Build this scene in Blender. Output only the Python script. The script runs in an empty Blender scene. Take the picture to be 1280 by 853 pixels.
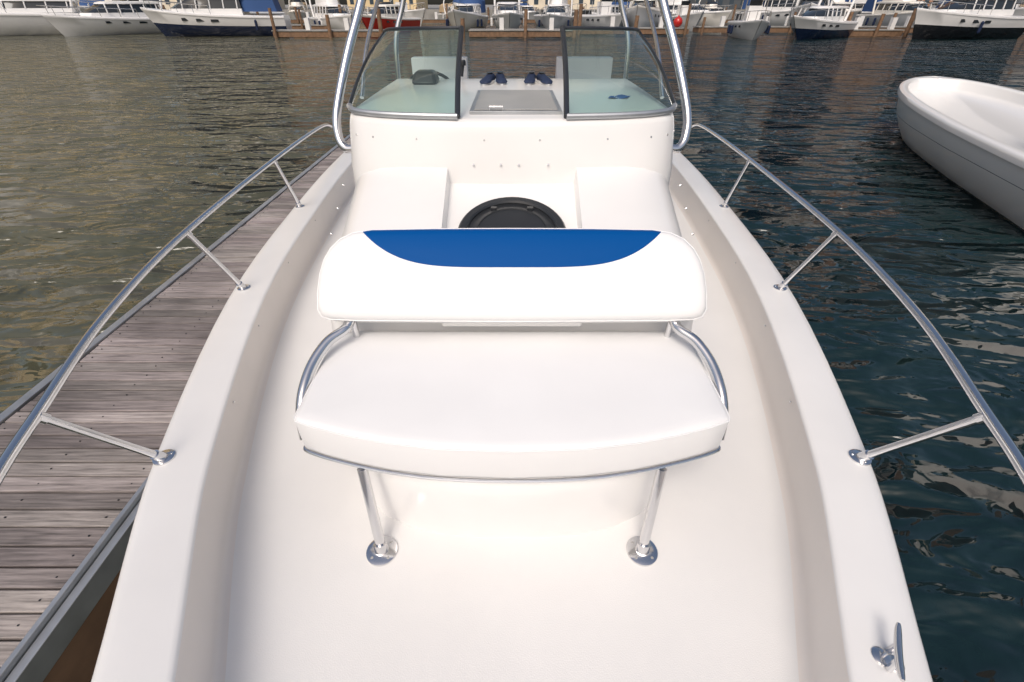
import bpy, bmesh, math, random
from mathutils import Vector, Matrix
R=math.radians
random.seed(7)
scene=bpy.context.scene
col=scene.collection

# ------------------------------------------------------------ materials
def newmat(name):
    m=bpy.data.materials.new(name); m.use_nodes=True
    nt=m.node_tree; b=nt.nodes['Principled BSDF']
    return m,nt,b
def lk(nt,a,b): nt.links.new(a,b)
def simple(name,c,rough=.4,metal=0,coat=0,var=.0,vscale=3,bump=0,bscale=60):
    m,nt,b=newmat(name)
    b.inputs['Base Color'].default_value=(*c,1)
    b.inputs['Roughness'].default_value=rough
    b.inputs['Metallic'].default_value=metal
    b.inputs['Coat Weight'].default_value=coat
    b.inputs['Coat Roughness'].default_value=.12
    tc=nt.nodes.new('ShaderNodeTexCoord')
    if var>0:
        n=nt.nodes.new('ShaderNodeTexNoise'); n.inputs['Scale'].default_value=vscale; n.inputs['Detail'].default_value=6
        lk(nt,tc.outputs['Object'],n.inputs['Vector'])
        r=nt.nodes.new('ShaderNodeValToRGB')
        r.color_ramp.elements[0].position=.3; r.color_ramp.elements[1].position=.7
        r.color_ramp.elements[0].color=(*[x*(1-var) for x in c],1)
        r.color_ramp.elements[1].color=(*[min(1,x*(1+var*.4)) for x in c],1)
        lk(nt,n.outputs['Fac'],r.inputs['Fac']); lk(nt,r.outputs['Color'],b.inputs['Base Color'])
        mr=nt.nodes.new('ShaderNodeMapRange'); mr.inputs['To Min'].default_value=rough*.8; mr.inputs['To Max'].default_value=min(1,rough*1.25)
        lk(nt,n.outputs['Fac'],mr.inputs['Value']); lk(nt,mr.outputs['Result'],b.inputs['Roughness'])
    if bump>0:
        n2=nt.nodes.new('ShaderNodeTexNoise'); n2.inputs['Scale'].default_value=bscale; n2.inputs['Detail'].default_value=3
        lk(nt,tc.outputs['Object'],n2.inputs['Vector'])
        bp=nt.nodes.new('ShaderNodeBump'); bp.inputs['Strength'].default_value=bump; bp.inputs['Distance'].default_value=.002
        lk(nt,n2.outputs['Fac'],bp.inputs['Height']); lk(nt,bp.outputs['Normal'],b.inputs['Normal'])
    return m
GEL=simple('gelcoat_white',(.80,.79,.775),.3,0,.3,.05,2.2,.12,8)
LINER=simple('liner_gelcoat',(.76,.71,.665),.4,0,.1,.05,2.2,.12,8)
DECK=simple('nonskid_deck',(.775,.765,.75),.5,0,.0,.06,1.4,.35,260)
VINYL=simple('vinyl_white',(.80,.80,.80),.45,0,0,.03,3,.5,9)
STEEL=simple('stainless_steel',(.72,.72,.73),.14,1,0,.06,9)
ALU=simple('aluminium',(.50,.52,.54),.42,.8,0,.2,5)
DARK=simple('black_plastic',(.02,.022,.025),.35)
FRAME=simple('dark_frame',(.035,.04,.05),.3,.3)
DASHP=simple('dash_panel',(.36,.36,.35),.4,0,0,.15,5)
BLUECL=simple('blue_cloth',(.02,.10,.33),.7,0,0,.2,20)
SHOEC=simple('shoe_canvas',(.015,.03,.08),.7,0,0,.3,40)
BOATW=simple('boat_white',(.78,.77,.755),.3,0,.3,.05,1)
BOATC=simple('boat_cream',(.74,.71,.65),.35,0,.2,.05,1)
BOATWIN=simple('boat_window',(.02,.025,.03),.08)
NAVY=simple('navy_hull',(.012,.022,.06),.15,0,.4)
BLUEH=simple('blue_hull',(.02,.07,.25),.2,0,.4)
BLACKH=simple('black_hull',(.012,.013,.016),.15,0,.4)
REDH=simple('red_paint',(.5,.02,.015),.3,0,.3)
CANVAS=simple('canvas_blue',(.03,.08,.22),.8)
TANC=simple('canvas_tan',(.45,.33,.2),.8)
PILE=simple('pile_wood',(.22,.13,.075),.8,0,0,.4,4)
TAN=simple('tan_facade',(.76,.60,.36),.8,0,0,.2,.15)
CREAM=simple('cream_facade',(.78,.70,.56),.8,0,0,.2,.15)
BRICK=simple('brick_facade',(.34,.18,.11),.8,0,0,.25,.15)
GREYF=simple('dark_facade',(.07,.08,.09),.5,0,0,.3,.15)
WINB=simple('building_glass',(.05,.07,.09),.1)
CONC=simple('concrete',(.30,.29,.27),.8,0,0,.3,.6)

def vinyl_blue_patch():
    m,nt,b=newmat('vinyl_white_blue')
    b.inputs['Roughness'].default_value=.5
    tc=nt.nodes.new('ShaderNodeTexCoord'); sp=nt.nodes.new('ShaderNodeSeparateXYZ')
    lk(nt,tc.outputs['Object'],sp.inputs[0])
    def M(op,a,bv=None):
        n=nt.nodes.new('ShaderNodeMath'); n.operation=op
        if isinstance(a,(int,float)): n.inputs[0].default_value=a
        else: lk(nt,a,n.inputs[0])
        if bv is not None:
            if isinstance(bv,(int,float)): n.inputs[1].default_value=bv
            else: lk(nt,bv,n.inputs[1])
        return n.outputs[0]
    ax=M('ABSOLUTE',sp.outputs['X']); r=M('DIVIDE',ax,.562); p=M('POWER',r,4.5)
    k=M('MULTIPLY',M('SUBTRACT',1.0,p),.155)
    lim=M('SUBTRACT',.342,k)
    f=M('GREATER_THAN',sp.outputs['Y'],lim)
    fz=M('GREATER_THAN',sp.outputs['Z'],-.035)
    f2=M('MULTIPLY',f,fz)
    mx=nt.nodes.new('ShaderNodeMixRGB'); lk(nt,f2,mx.inputs['Fac'])
    mx.inputs['Color1'].default_value=(.80,.80,.80,1); mx.inputs['Color2'].default_value=(.0005,.07,.27,1)
    lk(nt,mx.outputs[0],b.inputs['Base Color'])
    lk(nt,M('SUBTRACT',.35,M('MULTIPLY',f2,.28)),b.inputs['Specular IOR Level'])
    # welt seam around the patch + soft upholstery waviness
    n2=nt.nodes.new('ShaderNodeTexNoise'); n2.inputs['Scale'].default_value=9
    lk(nt,tc.outputs['Object'],n2.inputs['Vector'])
    bp=nt.nodes.new('ShaderNodeBump'); bp.inputs['Strength'].default_value=.5; bp.inputs['Distance'].default_value=.003
    lk(nt,n2.outputs['Fac'],bp.inputs['Height'])
    dist=M('ABSOLUTE',M('SUBTRACT',sp.outputs['Y'],lim))
    seam=M('SUBTRACT',1.0,M('MINIMUM',1.0,M('DIVIDE',dist,.003)))
    b2=nt.nodes.new('ShaderNodeBump'); b2.invert=True; b2.inputs['Strength'].default_value=.6; b2.inputs['Distance'].default_value=.0015
    lk(nt,seam,b2.inputs['Height']); lk(nt,bp.outputs['Normal'],b2.inputs['Normal']); lk(nt,b2.outputs['Normal'],b.inputs['Normal'])
    return m
VBLUE=vinyl_blue_patch()

def glass_mat():
    m=bpy.data.materials.new('tinted_glass'); m.use_nodes=True; nt=m.node_tree
    nt.nodes.clear()
    o=nt.nodes.new('ShaderNodeOutputMaterial'); t=nt.nodes.new('ShaderNodeBsdfTransparent'); g=nt.nodes.new('ShaderNodeBsdfGlossy')
    t.inputs[0].default_value=(.68,.82,.79,1); g.inputs['Roughness'].default_value=.02
    df=nt.nodes.new('ShaderNodeBsdfDiffuse'); df.inputs[0].default_value=(.50,.68,.64,1)
    m0=nt.nodes.new('ShaderNodeMixShader'); m0.inputs[0].default_value=.04
    lk(nt,t.outputs[0],m0.inputs[1]); lk(nt,df.outputs[0],m0.inputs[2])
    lw=nt.nodes.new('ShaderNodeFresnel'); lw.inputs[0].default_value=1.5
    mx=nt.nodes.new('ShaderNodeMixShader'); lk(nt,lw.outputs[0],mx.inputs[0]); lk(nt,m0.outputs[0],mx.inputs[1]); lk(nt,g.outputs[0],mx.inputs[2])
    lk(nt,mx.outputs[0],o.inputs[0]); return m
GLASS=glass_mat()

def wood_mat():
    m,nt,b=newmat('weathered_planks')
    tc=nt.nodes.new('ShaderNodeTexCoord'); mp=nt.nodes.new('ShaderNodeMapping')
    mp.inputs['Scale'].default_value=(1.5,28,28)
    lk(nt,tc.outputs['Object'],mp.inputs[0])
    n=nt.nodes.new('ShaderNodeTexNoise'); n.inputs['Scale'].default_value=2.2; n.inputs['Detail'].default_value=8; n.inputs['Roughness'].default_value=.65
    lk(nt,mp.outputs[0],n.inputs['Vector'])
    r=nt.nodes.new('ShaderNodeValToRGB'); e=r.color_ramp.elements
    e[0].position=.30; e[0].color=(.115,.104,.098,1); e[1].position=.70; e[1].color=(.42,.38,.36,1)
    lk(nt,n.outputs['Fac'],r.inputs['Fac'])
    at=nt.nodes.new('ShaderNodeAttribute'); at.attribute_name='tone'
    n3=nt.nodes.new('ShaderNodeTexNoise'); n3.inputs['Scale'].default_value=1.3; n3.inputs['Detail'].default_value=5
    lk(nt,tc.outputs['Object'],n3.inputs['Vector'])
    mr=nt.nodes.new('ShaderNodeMapRange'); mr.inputs['From Min'].default_value=.3; mr.inputs['From Max'].default_value=.7; mr.inputs['To Min'].default_value=.66; mr.inputs['To Max'].default_value=1.2
    lk(nt,n3.outputs['Fac'],mr.inputs['Value'])
    mu=nt.nodes.new('ShaderNodeMixRGB'); mu.blend_type='MULTIPLY'; mu.inputs[0].default_value=1
    lk(nt,r.outputs[0],mu.inputs[1]); lk(nt,at.outputs['Color'],mu.inputs[2])
    vm=nt.nodes.new('ShaderNodeVectorMath'); vm.operation='SCALE'
    lk(nt,mu.outputs[0],vm.inputs[0]); lk(nt,mr.outputs[0],vm.inputs['Scale'])
    lk(nt,vm.outputs[0],b.inputs['Base Color'])
    b.inputs['Roughness'].default_value=.75
    bp=nt.nodes.new('ShaderNodeBump'); bp.inputs['Strength'].default_value=.6; bp.inputs['Distance'].default_value=.004
    lk(nt,n.outputs['Fac'],bp.inputs['Height']); lk(nt,bp.outputs[0],b.inputs['Normal'])
    return m
WOOD=wood_mat()

def water_mat():
    m,nt,b=newmat('harbour_water')
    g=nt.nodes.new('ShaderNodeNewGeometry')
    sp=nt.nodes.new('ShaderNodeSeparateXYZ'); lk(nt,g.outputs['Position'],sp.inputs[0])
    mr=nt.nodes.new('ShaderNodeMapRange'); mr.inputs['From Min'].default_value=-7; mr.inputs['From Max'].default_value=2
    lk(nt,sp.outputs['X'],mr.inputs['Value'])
    mx=nt.nodes.new('ShaderNodeMixRGB'); mx.inputs[1].default_value=(.088,.086,.052,1); mx.inputs[2].default_value=(.005,.018,.020,1)  # murky tint on the left, also painting the golden reflection into the base colour
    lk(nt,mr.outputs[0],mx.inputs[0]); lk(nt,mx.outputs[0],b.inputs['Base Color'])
    b.inputs['Roughness'].default_value=.03; b.inputs['IOR'].default_value=1.47
    def noise(sc,det,sx,sy,dist=0,ang=0):
        mp=nt.nodes.new('ShaderNodeMapping'); mp.inputs['Scale'].default_value=(sx,sy,1); mp.inputs['Rotation'].default_value=(0,0,ang)
        lk(nt,g.outputs['Position'],mp.inputs[0])
        n=nt.nodes.new('ShaderNodeTexNoise'); n.inputs['Scale'].default_value=sc; n.inputs['Detail'].default_value=det; n.inputs['Distortion'].default_value=dist
        lk(nt,mp.outputs[0],n.inputs['Vector']); return n.outputs['Fac']
    prev=None
    for (sc,det,sx,sy,di,an,dist) in ((.35,1,.8,1.2,.3,.5,.8),(1.2,1,.55,1.35,.7,.18,.36),(2.9,1.5,.6,1.3,.9,-.12,.11),(7.5,1,.7,1.1,.5,.4,.018)):
        nn=noise(sc,det,sx,sy,di,an)
        bb=nt.nodes.new('ShaderNodeBump'); bb.inputs['Strength'].default_value=1; bb.inputs['Distance'].default_value=dist
        lk(nt,nn,bb.inputs['Height'])
        if prev: lk(nt,prev,bb.inputs['Normal'])
        prev=bb.outputs[0]
    lk(nt,prev,b.inputs['Normal'])
    return m
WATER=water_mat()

# ------------------------------------------------------------ mesh helpers
def mkobj(name,verts,faces,mats,parent=None,smooth=True,sharp=40,fm=None):
    me=bpy.data.meshes.new(name); me.from_pydata([tuple(v) for v in verts],[],faces)
    if not isinstance(mats,(list,tuple)): mats=[mats]
    for m in mats: me.materials.append(m)
    bm=bmesh.new(); bm.from_mesh(me); 
    bmesh.ops.recalc_face_normals(bm,faces=bm.faces); bm.to_mesh(me); bm.free()
    if fm: 
        for p,i in zip(me.polygons,fm): p.material_index=i
    if smooth:
        for p in me.polygons: p.use_smooth=True
        me.set_sharp_from_angle(angle=R(sharp))
    ob=bpy.data.objects.new(name,me); col.objects.link(ob)
    if parent: ob.parent=parent
    return ob
def empty(name,loc=(0,0,0),rz=0):
    e=bpy.data.objects.new(name,None); e.location=loc; e.rotation_euler=(0,0,rz); col.objects.link(e); return e
def catmull(pts,n=8):
    pts=[Vector(p) for p in pts]; out=[]
    P=[pts[0]*2-pts[1]]+pts+[pts[-1]*2-pts[-2]]
    for i in range(1,len(P)-2):
        a,b,c,d=P[i-1:i+3]
        for k in range(n):
            t=k/n
            out.append(.5*((2*b)+(c-a)*t+(2*a-5*b+4*c-d)*t*t+(3*b-a-3*c+d)*t**3))
    out.append(pts[-1]); return out
def fn1(ctrl):
    def f(y):
        if y<=ctrl[0][0]: return ctrl[0][1]
        if y>=ctrl[-1][0]: return ctrl[-1][1]
        for i in range(len(ctrl)-1):
            if ctrl[i][0]<=y<=ctrl[i+1][0]: break
        x0,y0=ctrl[i]; x1,y1=ctrl[i+1]; h=x1-x0
        def sl(j):
            if j<=0 : return (ctrl[1][1]-ctrl[0][1])/(ctrl[1][0]-ctrl[0][0])
            if j>=len(ctrl)-1: return (ctrl[-1][1]-ctrl[-2][1])/(ctrl[-1][0]-ctrl[-2][0])
            return (ctrl[j+1][1]-ctrl[j-1][1])/(ctrl[j+1][0]-ctrl[j-1][0])
        m0,m1=sl(i),sl(i+1); t=(y-x0)/h
        return (2*t**3-3*t*t+1)*y0+(t**3-2*t*t+t)*h*m0+(-2*t**3+3*t*t)*y1+(t**3-t*t)*h*m1
    return f
def tube_data(pts,r,seg=12,closed=False):
    pts=[Vector(p) for p in pts]; n=len(pts); vs=[];fs=[]
    up=None
    for i,p in enumerate(pts):
        if closed: d=(pts[(i+1)%n]-pts[i-1])
        else: d=pts[min(i+1,n-1)]-pts[max(i-1,0)]
        d.normalize()
        if up is None:
            up=Vector((0,0,1)) if abs(d.z)<.9 else Vector((1,0,0))
        up=(up-d*up.dot(d)).normalized(); s=d.cross(up)
        rr=r[i] if isinstance(r,(list,tuple)) else r
        for k in range(seg):
            a=2*math.pi*k/seg; vs.append(p+(up*math.cos(a)+s*math.sin(a))*rr)
    m=n if closed else n-1
    for i in range(m):
        for k in range(seg):
            a=i*seg+k;b=i*seg+(k+1)%seg;c=((i+1)%n)*seg+(k+1)%seg;d2=((i+1)%n)*seg+k
            fs.append((a,b,c,d2))
    if not closed:
        fs.append(tuple(range(seg))[::-1]); fs.append(tuple((n-1)*seg+k for k in range(seg)))
    return vs,fs
def tube(name,pts,r,mat,parent=None,sm=8,seg=12,closed=False):
    if sm: pts=catmull(pts,sm)
    v,f=tube_data(pts,r,seg,closed); return mkobj(name,v,f,mat,parent)
def loft(name,secs,mat,parent=None,closed=False,cap0=False,cap1=False,sharp=40,extra=None):
    n=len(secs[0]); v=[p for s in secs for p in s]; f=[]
    for i in range(len(secs)-1):
        for k in range(n if closed else n-1):
            a=i*n+k;b=i*n+(k+1)%n; f.append((a,b,b+n,a+n))
    if cap0: f.append(tuple(range(n))[::-1])
    if cap1: f.append(tuple((len(secs)-1)*n+k for k in range(n)))
    return mkobj(name,v,f,mat,parent,sharp=sharp)
class MB:
    """merge several parts into one mesh"""
    def __init__(s): s.v=[];s.f=[];s.m=[]
    def add(s,v,f,mi=0):
        o=len(s.v); s.v+=[Vector(p) for p in v]; s.f+=[tuple(o+i for i in q) for q in f]; s.m+=[mi]*len(f)
    def box(s,x0,x1,y0,y1,z0,z1,mi=0):
        v=[(x,y,z) for z in (z0,z1) for y in (y0,y1) for x in (x0,x1)]
        s.add(v,[(0,2,3,1),(4,5,7,6),(0,1,5,4),(2,6,7,3),(0,4,6,2),(1,3,7,5)],mi)
    def tube(s,pts,r,mi=0,seg=8,sm=0,closed=False):
        if sm: pts=catmull(pts,sm)
        v,f=tube_data(pts,r,seg,closed); s.add(v,f,mi)
    def loft(s,secs,mi=0,closed=True,cap0=True,cap1=True):
        n=len(secs[0]); v=[p for q in secs for p in q]; f=[]
        for i in range(len(secs)-1):
            for k in range(n if closed else n-1):
                a=i*n+k;b=i*n+(k+1)%n; f.append((a,b,b+n,a+n))
        if cap0: f.append(tuple(range(n))[::-1])
        if cap1: f.append(tuple((len(secs)-1)*n+k for k in range(n)))
        s.add(v,f,mi)
    def obj(s,name,mats,parent=None,smooth=True,sharp=35,bevel=0):
        o=mkobj(name,s.v,s.f,mats,parent,smooth,sharp,None)
        for p,i in zip(o.data.polygons,s.m): p.material_index=i
        if bevel:
            b=o.modifiers.new('bevel','BEVEL'); b.width=bevel; b.segments=3; b.limit_method='ANGLE'
        return o
def disc(mb,c,nrm,r,h,mi=0,seg=20):
    c=Vector(c); n=Vector(nrm).normalized()
    mb.tube([c,c+n*h*.7,c+n*h],[r,r,r*.8],mi,seg)

# ------------------------------------------------------------ own motorboat
boat=empty('motorboat')
GZ=.24
Bf=fn1([(-.97,.0),(-.88,.22),(-.6,.50),(-.2,.76),(.377,.99),(1.026,1.250),(2.197,1.552),(3.46,1.706),(4.62,1.79),(6,1.81),(8.2,1.76)])
ys=[-.97,-.95,-.92]+[-.88+.08*i for i in range(30)]+[1.6+.25*i for i in range(27)]
ys=[y for y in ys if y<=8.2]+[8.2]
secs=[]
for y in ys:
    B=Bf(y); k=max(0,min(1,(y+.5)/.35))**.5
    if y<-.5: k=0
    I=max(0,(B-.205))*k; F=max(I+.006*k,0)
    h=[(max(F-.03,0),0.),(max(F-.015,0),.004),(max(F-.005,0),.012),(F,.028),(I+.002,GZ-.026),(I,GZ-.010),(I+.002*k,GZ-.004),(I+.007*k,GZ-.0005),(I+.018*k,GZ+.002)]
    fl=1-.25*max(0,min(1,(1.5-y)/2.5))
    h+=[(max(I+.018*k,B-.04),GZ-.003),(max(B-.014,0),GZ-.008),(max(B-.003,0),GZ-.02),(B,GZ-.04),(B,GZ-.075),(max(B-.022,0),GZ-.082),(max(B-.03,0),GZ-.14),(B*.9*fl,-.4),(B*.82*fl*fl,-.95),(B*.55*fl*fl,-1.25),(0,-1.5)]
    right=[(x,y,z) for x,z in h]; left=[(-x,y,z) for x,z in h]
    secs.append(left[::-1]+right)
o=loft('hull',secs,GEL,boat,closed=True,cap1=False,sharp=60)
me=o.data; me.materials.append(DECK); me.materials.append(LINER)
for p in me.polygons:
    zs=[me.vertices[i].co.z for i in p.vertices]; 
    if max(zs)<.001 and min(zs)>-.001: p.material_index=1
    elif max(zs)<GZ-.008 and min(zs)>=-.001 and abs(p.center.x)<Bf(p.center.y)-.15: p.material_index=2
mb=MB(); 
tr=[(x,z) for x,z in ((1.74,.2),(1.6,-.4),(1.45,-.95),(.95,-1.25),(0,-1.5),(-.95,-1.25),(-1.45,-.95),(-1.6,-.4),(-1.74,.2))]
mb.loft([[(x,8.1,z) for x,z in tr],[(x,8.22,z) for x,z in tr]]); mb.obj('transom',[GEL],boat)

# console body with a shallow central recess on its sloping top
st=[(.872,.10,.24),(.885,.24,.275),(.91,.34,.295),(.96,.44,.305),(1.05,.53,.31),(1.2,.59,.31),(1.38,.645,.315),(1.46,.68,.33),(1.49,.70,.42),(1.52,.715,.60),(1.545,.73,.69),(1.57,.74,.73),(1.61,.748,.752)]
for i in range(10):
    y=1.66+.06*i; st.append((y,.752+.028*((y-1.66)/.5),.783+.34*(y-1.7)))
st+=[(2.26,.785,.95),(2.7,.79,.95),(3.1,.79,.95),(3.45,.79,.95)]
secs=[]
fr=[0,.1,.2,.262,.272,.2755,.2785,.281,.284,.289,.31,.4,.5,.58,.64]
def smooth01(t): t=max(0,min(1,t)); return t*t*(3-2*t)
for y,w,zt in st:
    n=7; s=[]
    rec=.062*smooth01((y-1.57)/.04)
    pts=[]
    for q in fr: 
        xx=q/.76*w; z=zt*(1-(xx/w)**n)**(1/n)
        z-=rec*(1-smooth01((q-.272)/.009))
        pts.append((xx,z))
    aS=math.asin(min(1,(1-(fr[-1]/.76)**n)**(.5)))
    M=16
    for k in range(1,M+1):
        a=aS*(1-k/M); c=math.cos(a)**(2/n); sn=max(0,math.sin(a))**(2/n)
        z=zt*sn; pts.append((w*c*(1+(.055*(1-z/zt) if zt>.4 else .055*smooth01((.15-z)/.15))),z))
    r=[(x,y,z-.001) for x,z in pts]; secs.append([(-x,yy,z) for x,yy,z in r[::-1]][:-1]+r)
o=loft('console_body',secs,GEL,boat,cap0=True,cap1=True,sharp=50)
# cabin block (raised dash)
bo=[(0,2.07),(.2,2.072),(.4,2.08),(.57,2.10),(.68,2.14),(.75,2.21),(.785,2.31),(.80,2.5),(.81,3.0),(.81,3.5)]
to=[(0,2.12),(.2,2.125),(.38,2.14),(.54,2.165),(.65,2.20),(.72,2.25),(.762,2.34),(.775,2.5),(.785,3.0),(.785,3.5)]
def dens(p): return [tuple(q)[:2] for q in catmull([(a,b,0) for a,b in p],5)]
bo=dens(bo); to=dens(to)
def ring(o,z,ins=0,zy=0):
    full=[(-x,y) for x,y in o[::-1]][:-1]+list(o)
    cx,cy=0,2.9
    return [(x*(1-ins/.8),cy+(y-cy)*(1-ins/.7),z) for x,y in full]
def mix(o1,o2,t): return [(a[0]*(1-t)+b[0]*t,a[1]*(1-t)+b[1]*t) for a,b in zip(o1,o2)]
rs=[ring(bo,.78),ring(mix(bo,to,.12),.88),ring(mix(bo,to,.5),.965),ring(mix(bo,to,.85),1.045),ring(to,1.075,.002),ring(to,1.09,.008),ring(to,1.10,.022),ring(to,1.103,.04)]
loft('dash_deck',rs,GEL,boat,closed=True,cap1=True,sharp=60)
mb=MB()
mm=mix(bo,to,.78)
for i in (3,11,18,23,28):
    for sx in (-1,1):
        p=mm[i]; p2=mm[i+1]
        d=Vector((p2[0]-p[0],p2[1]-p[1],0)); n=Vector((d.y,-d.x,0)).normalized()+Vector((0,0,.2))
        disc(mb,(sx*p[0],p[1],1.025),(sx*n.x,n.y,n.z),.0045,.004,0,10)
for x,y in ((-.05,2.082),(.03,2.082),(-.17,2.083),(.16,2.083)):
    disc(mb,(x,y,.93),(0,-1,.3),.0045,.007,0,10)
for sx in (-1,1):
    for y,w in ((1.75,.752),(1.9,.76),(2.05,.77)):
        disc(mb,(sx*(w-.02),y,.783+.34*(y-1.7)-.055),(sx,0,.7),.005,.009,0,10)
    for y in (1.35,1.9,2.6,3.3):
        x=Bf(y)-.205
        disc(mb,(sx*x,y,GZ-.05),(-sx,0,0),.005,.004,0,8)
mb.obj('snap_fasteners',[STEEL],boat)
# round hatch
mb=MB(); c=Vector((0,1.755,.721+.34*.055+.006)); sl=Matrix.Rotation(math.atan(.34),3,'X')
def rp(r,a,z): return c+sl@Vector((r*math.cos(a),r*math.sin(a),z))
NS=48
ringz=[(.222,-.01),(.222,.010),(.214,.017),(.19,.017),(.184,.010),(.184,.002)]
mb.loft([[rp(r,2*math.pi*k/NS,z) for k in range(NS)] for r,z in ringz],0,True,False,False)
mb.loft([[rp(.184,2*math.pi*k/NS,.004) for k in range(NS)],[rp(.165,2*math.pi*k/NS,.006) for k in range(NS)],[rp(.15,2*math.pi*k/NS,.013) for k in range(NS)],[rp(.143,2*math.pi*k/NS,.014) for k in range(NS)],[rp(.140,2*math.pi*k/NS,.009) for k in range(NS)]],0,True,False,True)
for a in (-1,1): 
    p=rp(.16,math.pi/2+a*.5,.012); mb.box(p.x-.012,p.x+.012,p.y-.012,p.y+.012,p.z-.01,p.z+.008,0)
mb.obj('round_hatch',[DARK,BOATWIN],boat)
# windshield
wb=[(.234,2.145,1.112),(.45,2.17,1.112),(.61,2.21,1.113),(.715,2.275,1.115),(.762,2.37,1.118)]
wt=[(.243,2.66,1.408),(.42,2.70,1.405),(.56,2.79,1.40),(.655,2.90,1.392),(.70,3.02,1.375)]
cb=catmull(wb,6); ct=catmull(wt,6)
for sx,nm in ((1,'windshield_starboard'),(-1,'windshield_port')):
    fl=lambda p: Vector((sx*p[0],p[1],p[2]))
    rows=[]
    for j in range(9):
        t=j/8; rows.append([fl(a.lerp(b,t)+Vector((.02*math.sin(math.pi*t)*a.x,0,.012*math.sin(math.pi*t)))) for a,b in zip(cb,ct)])
    loft(nm+'_glass',rows,GLASS,boat)
    mb=MB()
    lp=[fl(p) for p in cb]; tp=[fl(p) for p in ct]
    mb.tube(lp,.013,1,10)
    side=[rows[j][-1] for j in range(7,-1,-1)]
    out=tp[:-3]+catmull([tp[-4],tp[-2].lerp(side[0],.35),side[1]],4)[1:]+side[2:]
    mb.tube(out,.0085,0,10)
    mb.tube([r[0] for r in rows],.0125,0,10)
    mb.obj(nm+'_frame',[FRAME,ALU],boat)
mb=MB()
mb.box(-.19,.225,2.24,2.86,1.1035,1.117,0); mb.box(-.17,.205,2.26,2.84,1.118,1.121,1)
mb.tube([(-.10,2.25,1.118),(-.10,2.24,1.135),(-.04,2.24,1.135),(-.04,2.25,1.118)],.005,2)
mb.obj('walkthrough_hatch',[ALU,DASHP,STEEL],boat,bevel=.004)
def shoe(x,y,rot,nm):
    mb=MB(); secs=[]
    for i,(t,w,h) in enumerate(((-.13,.02,.03),(-.12,.034,.06),(-.07,.037,.065),(-.02,.034,.055),(.04,.042,.045),(.09,.044,.035),(.125,.03,.026),(.135,.01,.018))):
        secs.append([(w*math.cos(2*math.pi*k/14),t,max(0.008,h*.5+h*.5*math.sin(2*math.pi*k/14))) for k in range(14)])
    mb.loft(secs,0); 
    mb.loft([[(p[0]*1.1,p[1],.0) for p in [(.036*math.cos(2*math.pi*k/16),.135*math.sin(2*math.pi*k/16)) for k in range(16)]],[(p[0]*1.1,p[1],.016) for p in [(.036*math.cos(2*math.pi*k/16),.135*math.sin(2*math.pi*k/16)) for k in range(16)]]],1)
    mb.loft([[(.024*math.cos(2*math.pi*k/12),-.07+.04*math.sin(2*math.pi*k/12),.068) for k in range(12)],[(.02*math.cos(2*math.pi*k/12),-.07+.035*math.sin(2*math.pi*k/12),.05) for k in range(12)]],2)
    o=mb.obj(nm,[SHOEC,VINYL,DARK]); o.location=(x,y,1.104); o.rotation_euler=(0,0,rot); o.scale=(.8,.7,.8); return o
shoe(-.15,3.24,2.9,'boat_shoe'); shoe(-.07,3.26,3.25,'boat_shoe.001'); shoe(.115,3.26,3.0,'boat_shoe.002'); shoe(.20,3.24,3.4,'boat_shoe.003')
mb=MB()
c=Vector((-.55,3.53,1.02)); 
ax=Matrix.Rotation(R(38),3,'X')
mb.tube([c+ax@Vector((.16*math.cos(a),0,.16*math.sin(a))) for a in [2*math.pi*k/32 for k in range(32)]],.010,0,8,closed=True)
for a in (0.5,2.6,4.7): mb.tube([c,c+ax@Vector((.16*math.cos(a),0,.16*math.sin(a)))],.008,1)
mb.tube([c,c+Vector((0,-.10,-.05))],.03,0)
mb.obj('steering_wheel',[DARK,STEEL],boat)
mb=MB()
mb.loft([[(x,y,z) for x,y in ((-.62,3.16),(-.46,3.16),(-.46,3.36),(-.62,3.36))] if z<1.13 else [(x,y,z) for x,y in ((-.60,3.22),(-.48,3.22),(-.48,3.34),(-.60,3.34))] for z in (1.1035,1.17)],0)
mb.obj('instrument_pod',[DARK],boat,bevel=.02)
mb=MB(); mb.tube([(-.33,3.43,1.12),(-.32,3.45,1.18)],.01,0); disc(mb,(-.32,3.45,1.18),(0,0,1),.02,.03,0)
mb.obj('throttle_lever',[DARK],boat)
mb=MB(); 
g=[[(.50+.017*i+.01*j,2.66+.025*j,1.106+.004*math.sin(i*1.3+j)) for i in range(7)] for j in range(5)]
mb.loft(g,0,False,False,False); mb.obj('blue_cloth',[BLUECL])
def chair(x,nm):
    mb=MB()
    def slab(y0,y1,z0,z1,w): mb.box(x-w,x+w,y0,y1,z0,z1,0)
    slab(3.85,4.25,.72,.84,.25); slab(4.22,4.34,.84,1.16,.22)
    mb.tube([(x,4.05,.0),(x,4.05,.74)],.045,1)
    mb.tube([(x-.26,3.95,.98),(x-.26,4.26,.98)],.02,1); mb.tube([(x+.26,3.95,.98),(x+.26,4.26,.98)],.02,1)
    mb.tube([(x-.26,3.95,.98),(x-.26,3.98,.8)],.014,1); mb.tube([(x+.26,3.95,.98),(x+.26,3.98,.8)],.014,1)
    mb.obj(nm,[VINYL,STEEL],boat,bevel=.035)
chair(.58,'captain_chair_a'); chair(-.58,'captain_chair_b')
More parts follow.
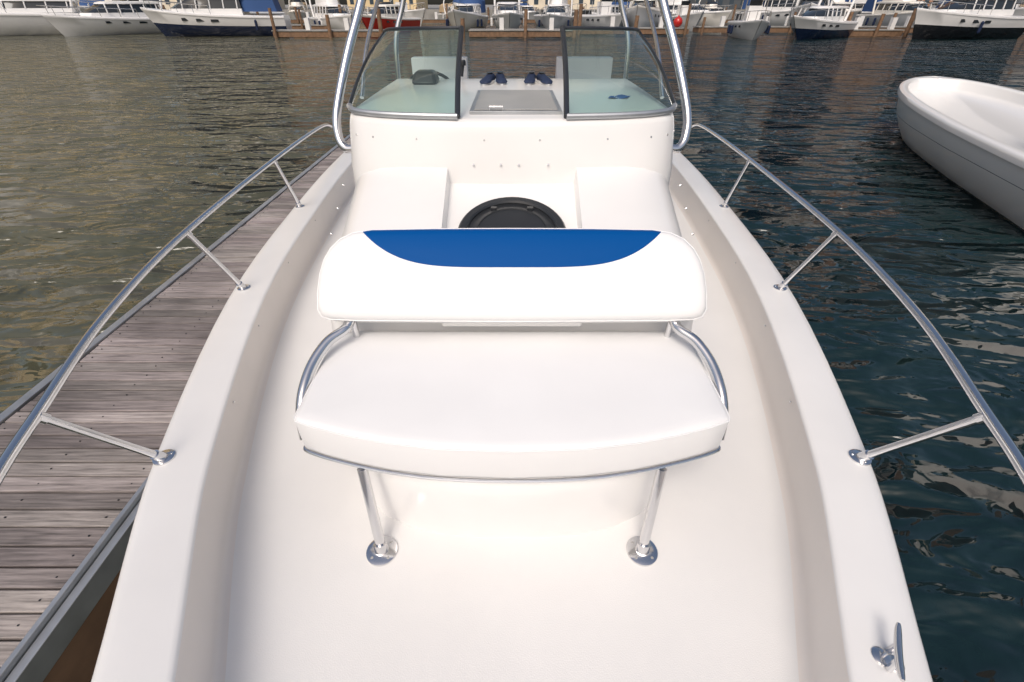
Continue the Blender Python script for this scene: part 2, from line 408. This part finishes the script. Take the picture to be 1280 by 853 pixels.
for sx in (-1,1):
    tube('ttop_front_leg',[(sx*.77,2.36,.93),(sx*.82,2.37,.93),(sx*.853,2.40,.975),(sx*.855,2.455,1.08),(sx*.80,2.60,1.30),(sx*.727,2.75,1.52),(sx*.66,2.92,1.78),(sx*.62,3.06,2.0)],.021,STEEL,boat)
    tube('ttop_rear_leg',[(sx*.90,4.1,0.0),(sx*.90,4.12,.6),(sx*.89,4.15,1.23),(sx*.80,4.2,1.53),(sx*.66,4.22,2.0)],.019,STEEL,boat)
    tube('ttop_brace',[(sx*.80,2.72,1.10),(sx*.79,2.95,1.32),(sx*.74,3.3,1.6),(sx*.66,3.7,2.0)],.011,STEEL,boat)
    tube('ttop_rail',[(sx*.62,2.8,2.0),(sx*.64,3.6,2.0),(sx*.64,4.5,2.0)],.02,STEEL,boat)
mb=MB(); mb.box(-.9,.9,2.75,4.6,2.03,2.08); mb.obj('ttop_roof',[GEL],boat,bevel=.02)

# bow rail
railc=[(1.76,5.10,.25),(1.79,5.02,.42),(1.785,4.85,.54),(1.75,4.45,.60),(1.66,3.3,.628),(1.552,2.05,.63),(1.435,1.36,.62),(1.288,.87,.604),(1.215,.66,.60),(1.06,.30,.60),(.84,-.10,.60),(.53,-.55,.60),(.22,-.92,.60),(0,-1.02,.60)]
full=railc+[(-x,y,z) for x,y,z in railc[::-1][1:]]
tube('bow_rail',full,.0145,STEEL,boat,sm=8,seg=14)
stn=[((1.203,1.026,GZ),(1.288,.87,.604)),((1.481,2.197,GZ),(1.552,2.05,.63)),((1.644,3.46,GZ),(1.66,3.3,.628)),((.84,.05,GZ),(.90,.0,.60)),((.45,-.5,GZ),(.54,-.53,.60))]
mb=MB()
for b,t in stn:
    for sx in (-1,1):
        B=Vector((sx*b[0],b[1],b[2]-.003)); T=Vector((sx*t[0],t[1],t[2]))
        mb.tube([B,T],.0125,0,12)
        disc(mb,B,(0,0,1),.034,.009,0,24)
        mb.tube([B,B.lerp(T,.10)],.017,0,12)
        mb.tube([B.lerp(T,.94),T],.0165,0,12)
        for a in (0.6,2.7,4.8): disc(mb,B+Vector((.024*math.cos(a),.024*math.sin(a),.008)),(0,0,1),.004,.003,0,8)
mb.obj('rail_stanchions',[STEEL],boat)
def cleat(x,y,rz,nm):
    mb=MB()
    for dy in (-.022,.022):
        mb.tube([(0,dy,0),(0,dy*.8,.045)],.007,0,10)
    disc(mb,(-.014,0,-.003),(0,0,1),.021,.008,0,24); disc(mb,(.014,0,-.004),(0,0,1),.019,.007,0,24)
    pts=catmull([(0,-.068,.058),(0,-.045,.052),(0,0,.048),(0,.045,.052),(0,.068,.058)],4)
    n=len(pts); mb.tube(pts,[.004+.0045*math.sin(math.pi*i/(n-1))**.6 for i in range(n)],0,12)
    o=mb.obj(nm,[STEEL],boat); o.location=(x,y,GZ+.001); o.rotation_euler=(0,0,rz)
cleat(.898,.42,R(-31),'cleat_a'); cleat(-.76,-.02,R(40),'cleat_b')

# ------------------------------------------------------------ seat
seat=empty('boat_seat')
half=[(0,1.475),(.35,1.475),(.62,1.472),(.672,1.463),(.69,1.44),(.690,1.3),(.688,1.15),(.687,1.04),(.685,1.005),(.676,.990),(.61,.963),(.50,.930),(.38,.902),(.22,.878),(0,.869)]
outl=half+[(-x,y) for x,y in half[::-1][1:-1]]
cx,cy=0,1.2
def sc(s,z,crown=0): return [(cx+(x-cx)*s,cy+(y-cy)*s,z) for x,y in outl]
def inset(d,z):
    return [(x-(d if x>0 else -d)*min(1,abs(x)/.3),y-(d if y>cy else -d)*(1 if (y>1.44 or abs(x)<.67) else .4),z) for x,y in outl]
rs=[sc(.5,.325),inset(.012,.325),inset(.002,.330),inset(0,.340),inset(-.001,.39),inset(0,.445),inset(.002,.455),inset(.007,.462),inset(.018,.466),sc(.90,.469),sc(.6,.471),sc(.3,.472),sc(.05,.472)]
loft('seat_cushion',rs,VINYL,seat,closed=True,cap0=True,cap1=True,sharp=70)
mb=MB()
mb.tube([Vector(p) for p in inset(.001,.455)],.0030,0,8,closed=True)
mb.obj('seat_piping',[VINYL],seat)
frr=[(x,y,.320) for x,y in half[8:]]; frr=frr+[(-x,y,z) for x,y,z in frr[::-1][1:]]
mb=MB(); mb.tube([Vector(p) for p in frr],.0065,0,10,sm=3)
pl=[(cx+(x-cx)*.985,cy+(y-cy)*.98) for x,y in outl]
mb.loft([[(x,y,.305) for x,y in pl],[(x,y,.324) for x,y in pl]],1)
mb.obj('seat_base_trim',[STEEL,GEL],seat)
mb=MB()
for sx in (-1,1):
    b=Vector((sx*.442,.82,0)); t=Vector((sx*.478,.925,.31))
    mb.tube([b+Vector((0,0,.002)),t],.0165,0,16)
    disc(mb,b+Vector((0,0,.0005)),(0,0,1),.052,.011,0,32)
    mb.tube([b+Vector((0,0,.008)),b.lerp(t,.11)],.023,0,16)
    for a in (.8,2.37,3.94,5.5): disc(mb,b+Vector((.038*math.cos(a),.038*math.sin(a),.009)),(0,0,1),.0055,.003,1,8)
mb.obj('seat_legs',[STEEL,DASHP],seat)
# backrest
bl=[(0,-.004),(.3,-.002),(.57,.0),(.665,.004),(.695,.014),(.71,.04),(.713,.10),(.707,.17),(.693,.225),(.670,.268),(.636,.303),(.588,.326),(.52,.337),(.3,.341),(0,.342)]
bo2=bl+[(-x,y) for x,y in bl[::-1][1:-1]]
def bi(d,z):
    r=[]
    for x,y in bo2:
        nx=-math.copysign(d*min(1,abs(x)/.58),x) if x else 0
        ny=-math.copysign(d*min(1,abs(y-.17)/.12),y-.17)
        r.append((x+nx,y+ny,z))
    return r
def bs(s,z): return [(x*s,.17+(y-.17)*s,z) for x,y in bo2]
rs=[bs(.6,-.115),bi(.03,-.115),bi(.008,-.105),bi(0,-.085),bi(-.003,-.055),bi(0,-.028),bi(.006,-.014),bi(.016,-.004),bi(.032,.002),bi(.06,.006),bs(.5,.011),bs(.1,.012)]
o=loft('backrest',rs,VBLUE,seat,closed=True,cap0=True,cap1=True,sharp=70)
a=Vector((0,.653,.757)).normalized(); n=Vector((0,-a.z,a.y))
Mx=Matrix((( 1,0,0,0),(0,a.y,n.y,1.36),(0,a.z,n.z,.59),(0,0,0,1))); o.matrix_local=Mx
o2=tube('backrest_piping',[Vector(p) for p in bi(.0,-.028)]+[Vector(bi(0,-.028)[0])],.003,VINYL,seat,sm=0); o2.matrix_local=Mx
mb=MB()
for sx in (-1,1):
    mb.tube([(sx*.585,1.45,.60),(sx*.605,1.40,.548),(sx*.62,1.37,.535),(sx*.665,1.32,.52),(sx*.70,1.24,.485),(sx*.712,1.15,.44),(sx*.708,1.08,.385),(sx*.69,1.03,.33)],.0185,0,14,sm=6)
    mb.tube([(sx*.60,1.50,.70),(sx*.60,1.43,.58),(sx*.60,1.43,.40)],.013,0,12,sm=4)
mb.obj('seat_arm_tubes',[STEEL],seat)
mb=MB(); mb.box(-.27,.27,1.44,1.52,.50,.585); mb.obj('backrest_bracket',[GEL],seat,bevel=.01)

# ------------------------------------------------------------ dock
DZ=-.55
dock=empty('wooden_dock')
mb=MB(); tones=[]
y=-6
while y<12.2:
    w=.098; dz=random.uniform(-.003,.003)
    mb.box(-3.10+random.uniform(-.006,.006),-1.96,y,y+w-.008-random.uniform(0,.004),DZ-.04,DZ+dz); tones.append(random.uniform(.62,1.2)); y+=w
o=mb.obj('planks',[WOOD],dock,smooth=False)
ca=o.data.color_attributes.new('tone','FLOAT_COLOR','CORNER')
for p in o.data.polygons:
    t=tones[p.index//6]
    for li in p.loop_indices: ca.data[li].color=(t,t*random.Random(p.index//6).uniform(.95,1.0),t*.98,1)
b=o.modifiers.new('b','BEVEL'); b.width=.003; b.segments=1
mb=MB()
for x0,x1,zt in ((-1.957,-1.932,.012),(-1.928,-1.885,-.015),(-3.17,-3.11,.012),(-3.30,-3.22,-.08)):
    mb.box(x0,x1,-6,12.2,DZ-.14,DZ+zt)
mb.obj('edge_channels',[ALU],dock,bevel=.004)
mb=MB(); mb.box(-3.25,-1.90,-6,12.15,DZ-.40,DZ-.15); mb.obj('floats',[PILE],dock)
mb=MB()
for i in range(0,185):
    yy=-6+.098*i+.045
    for x in (-2.02,-2.52,-3.04):
        disc(mb,(x+random.uniform(-.01,.01),yy,DZ-.001),(0,0,1),.0045,.005,0,6)
mb.obj('screws',[DARK],dock)

# ------------------------------------------------------------ water and shore
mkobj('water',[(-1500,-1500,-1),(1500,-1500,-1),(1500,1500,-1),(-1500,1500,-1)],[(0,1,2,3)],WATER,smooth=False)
mb=MB(); mb.box(-900,900,119,1480,-3,.4); mb.obj('ground',[CONC],smooth=False)

def building(name,x,y,w,d,h,mat,floors,cols,rz=0):
    mb=MB(); mb.box(-w/2,w/2,0,d,0,h,0)
    mb.box(-w/2-.4,w/2+.4,-.4,d+.4,h,h+1.0,0)
    fh=h/floors
    for f in range(floors):
        mb.box(-w/2-.15,w/2+.15,-.15,d+.1,f*fh+fh*.93,f*fh+fh*.98,0)
        for c in range(cols):
            cw=w/cols; x0=-w/2+c*cw+cw*.30
            mb.box(x0,x0+cw*.38,-.06,.02,f*fh+fh*.28,f*fh+fh*.75,1)
            if (c%3==1): mb.box(x0-.2,x0+cw*.38+.2,-1.3,-.17,f*fh+fh*.02,f*fh+fh*.10,0); 
    o=mb.obj(name,[mat,WINB],smooth=False); o.location=(x,y,.4); o.rotation_euler=(0,0,rz)
building('apartment_building',-172,125,44,20,92,TAN,24,12,.45)
building('apartment_building.001',-118,134,34,20,100,TAN,26,11,.3)
building('apartment_building.002',-72,138,24,20,86,CREAM,22,9,.2)
building('apartment_building.003',-34,148,18,20,46,TAN,12,7,0)
building('apartment_building.004',14,152,24,20,26,CREAM,7,8,0)
building('apartment_building.005',48,142,22,20,40,GREYF,12,8,-.05)
building('apartment_building.006',88,136,24,20,60,BRICK,16,9,-.1)
building('apartment_building.007',128,128,28,20,58,GREYF,16,9,-.3)
building('apartment_building.008',172,118,36,20,60,CREAM,16,10,-.4)

# ------------------------------------------------------------ moored boat at right
sk=empty('moored_boat',(9.02,9.0,-1.0),R(-19))
def hb(t,W):
    return W/2*(1-max(0,(t-.45)/.55)**2.8)**.55*(.9+.1*min(1,t/.35))
L=8.0;W=2.75
secs=[]
NSk=50
for i in range(NSk+1):
    t=1-(1-i/NSk)**1.6 if i>0 else 0
    B=hb(min(t,1),W) if t<1 else 0
    y=-L/2+L*t; sh=.88+.20*t*t
    I=max(0,B-.2)*(1 if .05<t<.965 else 0); 
    k=1 if I>0 else 0
    fz=sh-.22
    h=[(0,fz if k else sh),(max(0,I-.05),fz if k else sh),(I,(fz+.05) if k else sh),(I+.01,sh-.03*k),(I+.03,sh),(max(0,B-.05),sh+.01),(max(0,B-.01),sh-.01),(B,sh-.05),(B,sh-.11),(max(0,B-.03),sh-.12),(max(0,B-.05),sh-.2),(max(0,B*.94-.05),sh-.5),(max(0,B*.82-.05)*(1-.08*t),.16),(max(0,B*.76-.05)*(1-.15*t),-.02),(B*.5*(1-.5*t),-.2),(0,-.35)]
    yo=lambda z: y-.45*max(0,(sh-z)/1.2)*max(0,t-.4)*2
    r=[(x,yo(z),z) for x,z in h]
    secs.append([(-a,b,c) for a,b,c in r[::-1]]+r)
def stripe_mat():
    m,nt,b=newmat('skiff_gelcoat'); tc=nt.nodes.new('ShaderNodeTexCoord'); sp=nt.nodes.new('ShaderNodeSeparateXYZ'); lk(nt,tc.outputs['Object'],sp.inputs[0])
    r=nt.nodes.new('ShaderNodeValToRGB'); r.color_ramp.interpolation='CONSTANT'; e=r.color_ramp.elements
    e[0].position=0; e[0].color=(.10,.10,.09,1); e[1].position=.03; e[1].color=(.80,.78,.75,1)
    for p,c in ((.52,(.05,.06,.1,1)),(.53,(.81,.80,.78,1))):
        q=e.new(p); q.color=c
    lk(nt,sp.outputs['Z'],r.inputs['Fac']); lk(nt,r.outputs[0],b.inputs['Base Color']); b.inputs['Roughness'].default_value=.25; b.inputs['Coat Weight'].default_value=.3
    return m
SK=stripe_mat()
loft('skiff_hull',secs,SK,sk,closed=True,cap0=True,sharp=50)
mb=MB()
mb.box(-.45,.45,-2.6,-1.9,.5,1.35,0); mb.box(-.42,.42,-1.95,-1.9,1.35,1.6,1)
mb.box(-.2,.2,-4.35,-3.95,.4,1.45,2)
mb.obj('console_and_outboard',[BOATW,BOATWIN,DARK],sk,bevel=.05)

# ------------------------------------------------------------ marina yachts
def yacht(name,x,y,rz,L,W,hullmat,style=0,canvas=None,seed=0,sc=1,low=False):
    rnd=random.Random(seed*17+5); mb=MB(); n=18
    secs=[]; fb=rnd.uniform(1.0,1.5); spring=rnd.uniform(.15,.5); rake=rnd.uniform(.6,1.5)
    for i in range(n+1):
        t=i/n; B=W/2*(1-max(0,(t-.4)/.6)**2.2)**.8*(.88+.12*min(1,t/.4)); B=max(B,.02)
        sh=fb*(.9+spring*t*t); y0=-L/2+L*t; off=lambda z: y0-rake*max(0,(sh-z)/sh)*max(0,t-.5)*2
        h=[(0,sh+.06),(B*.6,sh+.04),(B*.95,sh),(B,sh-.05),(B,sh-.14),(B*.97,sh-.16),(B*.90,sh*.5),(B*.80*(1-.3*t),.12),(B*.74*(1-.4*t),0),(B*.5*(1-.5*t),-.3),(0,-.5)]
        r=[(a,off(z),z) for a,z in h]; secs.append([(-a,b,c) for a,b,c in r[::-1]]+r)
    N=len(secs[0]); v=[p for s in secs for p in s]
    f=[];mi=[]
    for i in range(n):
        for k in range(N):
            a=i*N+k;b=i*N+(k+1)%N
            f.append((a,b,b+N,a+N)); q=min(k,N-2-k); mi.append(1 if 2<=q<=(3 if low else 4) and k!=N-1 else (3 if q<=1 else 0))
    f.append(tuple(range(N))[::-1]); mi.append(0)
    o=len(mb.v); mb.v+=[Vector(p) for p in v]; mb.f+=[tuple(o+j for j in q) for q in f]; mb.m+=mi
    def rr(y0,y1,w,z):
        pts=[]
        for sx in (1,-1):
            q=[(w,y0),(w,y0+(y1-y0)*.45),(w*.93,y0+(y1-y0)*.7),(w*.62,y0+(y1-y0)*.93),(0.12*w,y1)]
            q=[(sx*a,b) for a,b in q]; pts+=q if sx==1 else q[::-1]
        return [(a,b,z) for a,b in pts]
    s0=fb*.95
    y0=-L*rnd.uniform(.12,.3); y1=L*rnd.uniform(.22,.36); w=W*.36; hh=rnd.uniform(.75,1.15)
    if style==4:  # open centre console with bimini
        mb.box(-.45,.45,-.6,.4,s0-.1,s0+.95,0); mb.box(-.42,.42,.1,.16,s0+.95,s0+1.3,2)
        for sx in (-1,1):
            for yy in (-1.1,.6): mb.tube([(sx*.7,yy,s0),(sx*.7,yy,s0+1.95)],.03,5,6)
        mb.loft([rr(-1.5,1.1,.95,s0+1.95),rr(-1.5,1.1,.95,s0+2.0),rr(-1.3,.9,.8,s0+2.06)],4)
        for sx in (-.35,.35):
            mb.loft([[(sx+a,-L/2-.25+b,z) for a,b in ((-.2,-.3),(.2,-.3),(.2,.3),(-.2,.3))] for z in (.2,1.2,1.45)],3)
    else:
        mb.loft([rr(y0,y1,w,s0),rr(y0,y1-.25,w*.97,s0+.35*hh)],0)
        mb.loft([rr(y0,y1-.27,w*.955,s0+.35*hh+.002),rr(y0+.05,y1-1.5,w*.86,s0+.88*hh)],2)
        mb.loft([rr(y0-.3,y1-1.4,w*.93,s0+.88*hh+.002),rr(y0-.3,y1-1.5,w*.93,s0+.98*hh),rr(y0,y1-1.9,w*.8,s0+1.06*hh)],0)
        for k in range(5):
            yy=y0+ (y1-y0)*(.05+.17*k)
            for sx in (-1,1): mb.tube([(sx*w*.975,yy,s0+.35*hh),(sx*w*.885,yy-.05,s0+.885*hh)],.045,0,6)
    if rnd.random()<.6:
      for k in range(3):
        t=.5+.1*k; B=W/2*(1-max(0,(t-.4)/.6)**2.2)**.8; sh=fb*(.9+spring*t*t)
        for sx in (-1,1):
            yy=-L/2+L*t-.2
            mb.box(sx*(B*.945)-.03,sx*(B*.945)+.03,yy-.28,yy+.28,sh*.66,sh*.78,2)
    if style==0:
        zb=s0+1.05*hh
        mb.loft([rr(y0+.2,y0+L*.3,w*.75,zb),rr(y0+.2,y0+L*.28,w*.72,zb+.5)],0)
        mb.loft([rr(y0+1.5,y0+L*.27,w*.7,zb+.502),rr(y0+1.5,y0+L*.22,w*.62,zb+.9)],2)
    if style in (0,1):
        yy=y0+.2
        mb.tube([(-w*1.1,yy,s0),(-w*1.05,yy-.5,s0+1.6),(-w*.6,yy-.7,s0+2.3),(w*.6,yy-.7,s0+2.3),(w*1.05,yy-.5,s0+1.6),(w*1.1,yy,s0)],.09,0,8,sm=3)
    if canvas and style!=4:
        mb.loft([rr(-L*.46,y0+.4,w*1.05,s0+.2),rr(-L*.44,y0+.4,w*1.02,s0+1.2),rr(-L*.38,y0+.2,w*.8,s0+1.5)],4)
    if style==2:
        mb.tube([(0,.3,s0+.9),(0,.3,s0+11)],.08,5,8); mb.tube([(0,.2,s0+1.9),(0,-L*.4,s0+1.8)],.14,4,8)
    rp=[]
    for i in range(9,n+1):
        t=i/n; B=W/2*(1-max(0,(t-.4)/.6)**2.2)**.8; rp.append((max(B,.02)*.93,-L/2+L*t,fb*(.9+spring*t*t)+.55))
    rl=rp+[(-a,b,c) for a,b,c in rp[::-1][1:]]
    mb.tube([Vector(p) for p in rl],.022,5,6)
    for p in rl[::2]: mb.tube([Vector(p),Vector((p[0]*1.02,p[1]-.05,p[2]-.55))],.018,5,6)
    for t in rnd.sample([.2,.3,.42,.55,.66],rnd.choice([0,1,2,2])):
        B=W/2*(1-max(0,(t-.4)/.6)**2.2)**.8
        for sx in (-1,1): mb.tube([(sx*(B+.1),-L/2+L*t,fb*.75),(sx*(B+.1),-L/2+L*t,fb*.7),(sx*(B+.1),-L/2+L*t,fb*.3),(sx*(B+.1),-L/2+L*t,fb*.25)],[.05,.11,.11,.05],6,8)
    o=mb.obj(name,[BOATC if seed%5==4 else BOATW,hullmat,BOATWIN,DARK,canvas or CANVAS,STEEL,NAVY if seed%2 else BOATW],sharp=35)
    o.location=(x,y,-1.0); o.rotation_euler=(0,0,rz); o.scale=(sc,)*3
k=0
def Y(*a,**kw):
    global k
    yacht('motor_yacht' if k==0 else 'motor_yacht.%03d'%k,*a,seed=k,**kw); k+=1
Y(-62,57,R(100),13,4.1,BOATW,0,sc=1.25)
Y(-49.5,55.5,R(122),13.5,4.1,BOATW,0,sc=1.3)
Y(-40,58,R(150),11,3.8,BOATW,1,sc=1.3)
Y(-28.5,54,R(104),10.5,3.9,NAVY,3,CANVAS,sc=1.2,low=True)
Y(-13.5,60,R(160),8,2.8,REDH,3,sc=1.2)
Y(21.5,50,R(168),6.8,2.5,BOATW,4,sc=1.2)
Y(27.5,50,R(128),8,3.0,NAVY,1,sc=1.2,low=True)
Y(40.5,50,R(106),10,3.5,BLACKH,3,sc=1.2,low=True)
Y(50.5,48,R(126),10.5,3.6,BOATW,1,sc=1.2)
Y(62,50,R(108),12,3.9,BOATW,0,sc=1.2)
Y(10.5,64,R(195),8,3,BOATW,4,CANVAS,sc=1.3)
Y(5.2,66,R(168),9,3,BOATW,0,TANC,sc=1.2)
Y(-.5,65,R(183),7.5,2.8,BOATW,1,sc=1.3)
Y(-5.5,66,R(172),9.5,3.3,BOATC,3,CANVAS,sc=1.2)
Y(15.5,66,R(160),10,3.3,BOATW,0,sc=1.3)
Y(20.5,67,R(190),7.5,2.8,BOATW,4,TANC,sc=1.2)
Y(33,62,R(150),10,3.3,BOATW,1,CANVAS,sc=1.3)
Y(-21,66,R(215),10,3.3,BOATW,0,sc=1.2)
Y(-33,68,R(165),9,3.3,BOATW,4,sc=1.3)
Y(46,66,R(175),11,3.6,BOATW,0,CANVAS,sc=1.2)
for i in range(20):
    xx=-95+i*10+random.uniform(-2.5,2.5)
    Y(xx,80+random.uniform(-3,3),R(random.uniform(130,230)),random.uniform(8,13),random.uniform(3,4),random.choice([BOATW,BOATW,BOATW,BOATC,NAVY]),random.choice([0,1,3,0,2,4]),random.choice([None,None,CANVAS,TANC]),sc=random.uniform(1.05,1.4))
for i in range(14):
    xx=-100+i*15+random.uniform(-3,3)
    Y(xx,104+random.uniform(-2,2),R(random.uniform(140,220)),random.uniform(11,15),4,BOATW,random.choice([0,2,0,1]),random.choice([None,CANVAS,TANC]))
def mdock(name,x0,x1,y0,y1):
    mb=MB(); mb.box(x0,x1,y0,y1,-.95,-.55,0)
    mb.box(x0-.05,x1+.05,y0-.06,y1+.06,-.50,-.42,1)
    nx=max(2,int((x1-x0)/5))
    for i in range(nx+1):
        xx=x0+(x1-x0)*i/nx+random.uniform(-.6,.6)
        mb.tube([(xx,y0-.22,-2),(xx+.05,y0-.22,random.uniform(.4,1.6))],random.uniform(.13,.2),0,10)
    for i in range(nx):
        xx=x0+(x1-x0)*(i+.5)/nx+random.uniform(-.8,.8)
        mb.box(xx-.2,xx+.2,y0+.4,y0+.8,-.42,.5,2)
    mb.obj(name,[PILE,CONC,BOATW],smooth=True)
mdock('marina_dock',-90,-19.5,64,66); mdock('marina_dock.001',-22,-12,50.5,52.5); mdock('marina_dock.002',-4,6,51,54); mdock('marina_dock.003',7,18,56,58)
mdock('marina_dock.004',31,37,52,53.5); mdock('marina_dock.005',20,90,59,61); mdock('marina_dock.006',-100,100,90,92)
mb=MB(); secs=[]
for t,r in ((-.45,.05),(-.42,.2),(-.3,.36),(-.1,.45),(.1,.45),(.3,.34),(.42,.16),(.5,.06),(.58,.06)):
    secs.append([(r*math.cos(2*math.pi*q/16),r*math.sin(2*math.pi*q/16),t) for q in range(16)])
mb.loft(secs,0); o=mb.obj('mooring_buoy',[REDH]); o.location=(16.9,56.6,.05)
mb=MB(); mb.box(-900,900,118.4,119,-3,.6,0)
for i in range(60): mb.tube([(-150+i*5,118.2,-2),(-150+i*5,118.2,1.0)],.2,1,8)
mb.obj('quay_wall',[CONC,PILE],smooth=False)

# ------------------------------------------------------------ light, world, camera
el=R(52); az=R(196)
w=bpy.data.worlds.new('World'); scene.world=w; w.use_nodes=True; nt=w.node_tree
bg=nt.nodes['Background']; sky=nt.nodes.new('ShaderNodeTexSky'); sky.sky_type='NISHITA'; sky.sun_disc=False
sky.sun_elevation=el; sky.sun_rotation=az; sky.dust_density=5; sky.air_density=1.0; sky.ozone_density=.5
hz=nt.nodes.new('ShaderNodeMixRGB'); hz.blend_type='MULTIPLY'; hz.inputs[0].default_value=1; hz.inputs[2].default_value=(1.0,.975,.945,1)
nt.links.new(sky.outputs[0],hz.inputs[1]); nt.links.new(hz.outputs[0],bg.inputs[0]); bg.inputs[1].default_value=.135
sd=bpy.data.lights.new('sun','SUN'); sd.energy=1.45; sd.angle=R(26); sd.color=(1,.97,.94)
so=bpy.data.objects.new('sun',sd); col.objects.link(so)
d=Vector((math.sin(az)*math.cos(el),math.cos(az)*math.cos(el),math.sin(el)))
so.rotation_euler=d.to_track_quat('Z','Y').to_euler(); so.location=d*50
cam=bpy.data.cameras.new('camera'); co=bpy.data.objects.new('camera',cam); col.objects.link(co)
co.location=(0,0,1.5); co.rotation_euler=(R(90-36.5),0,0); cam.lens=16; cam.sensor_width=36; cam.clip_end=4000; cam.clip_start=.05
scene.camera=co
scene.view_settings.view_transform='Standard'; scene.view_settings.look='None'; scene.view_settings.exposure=0
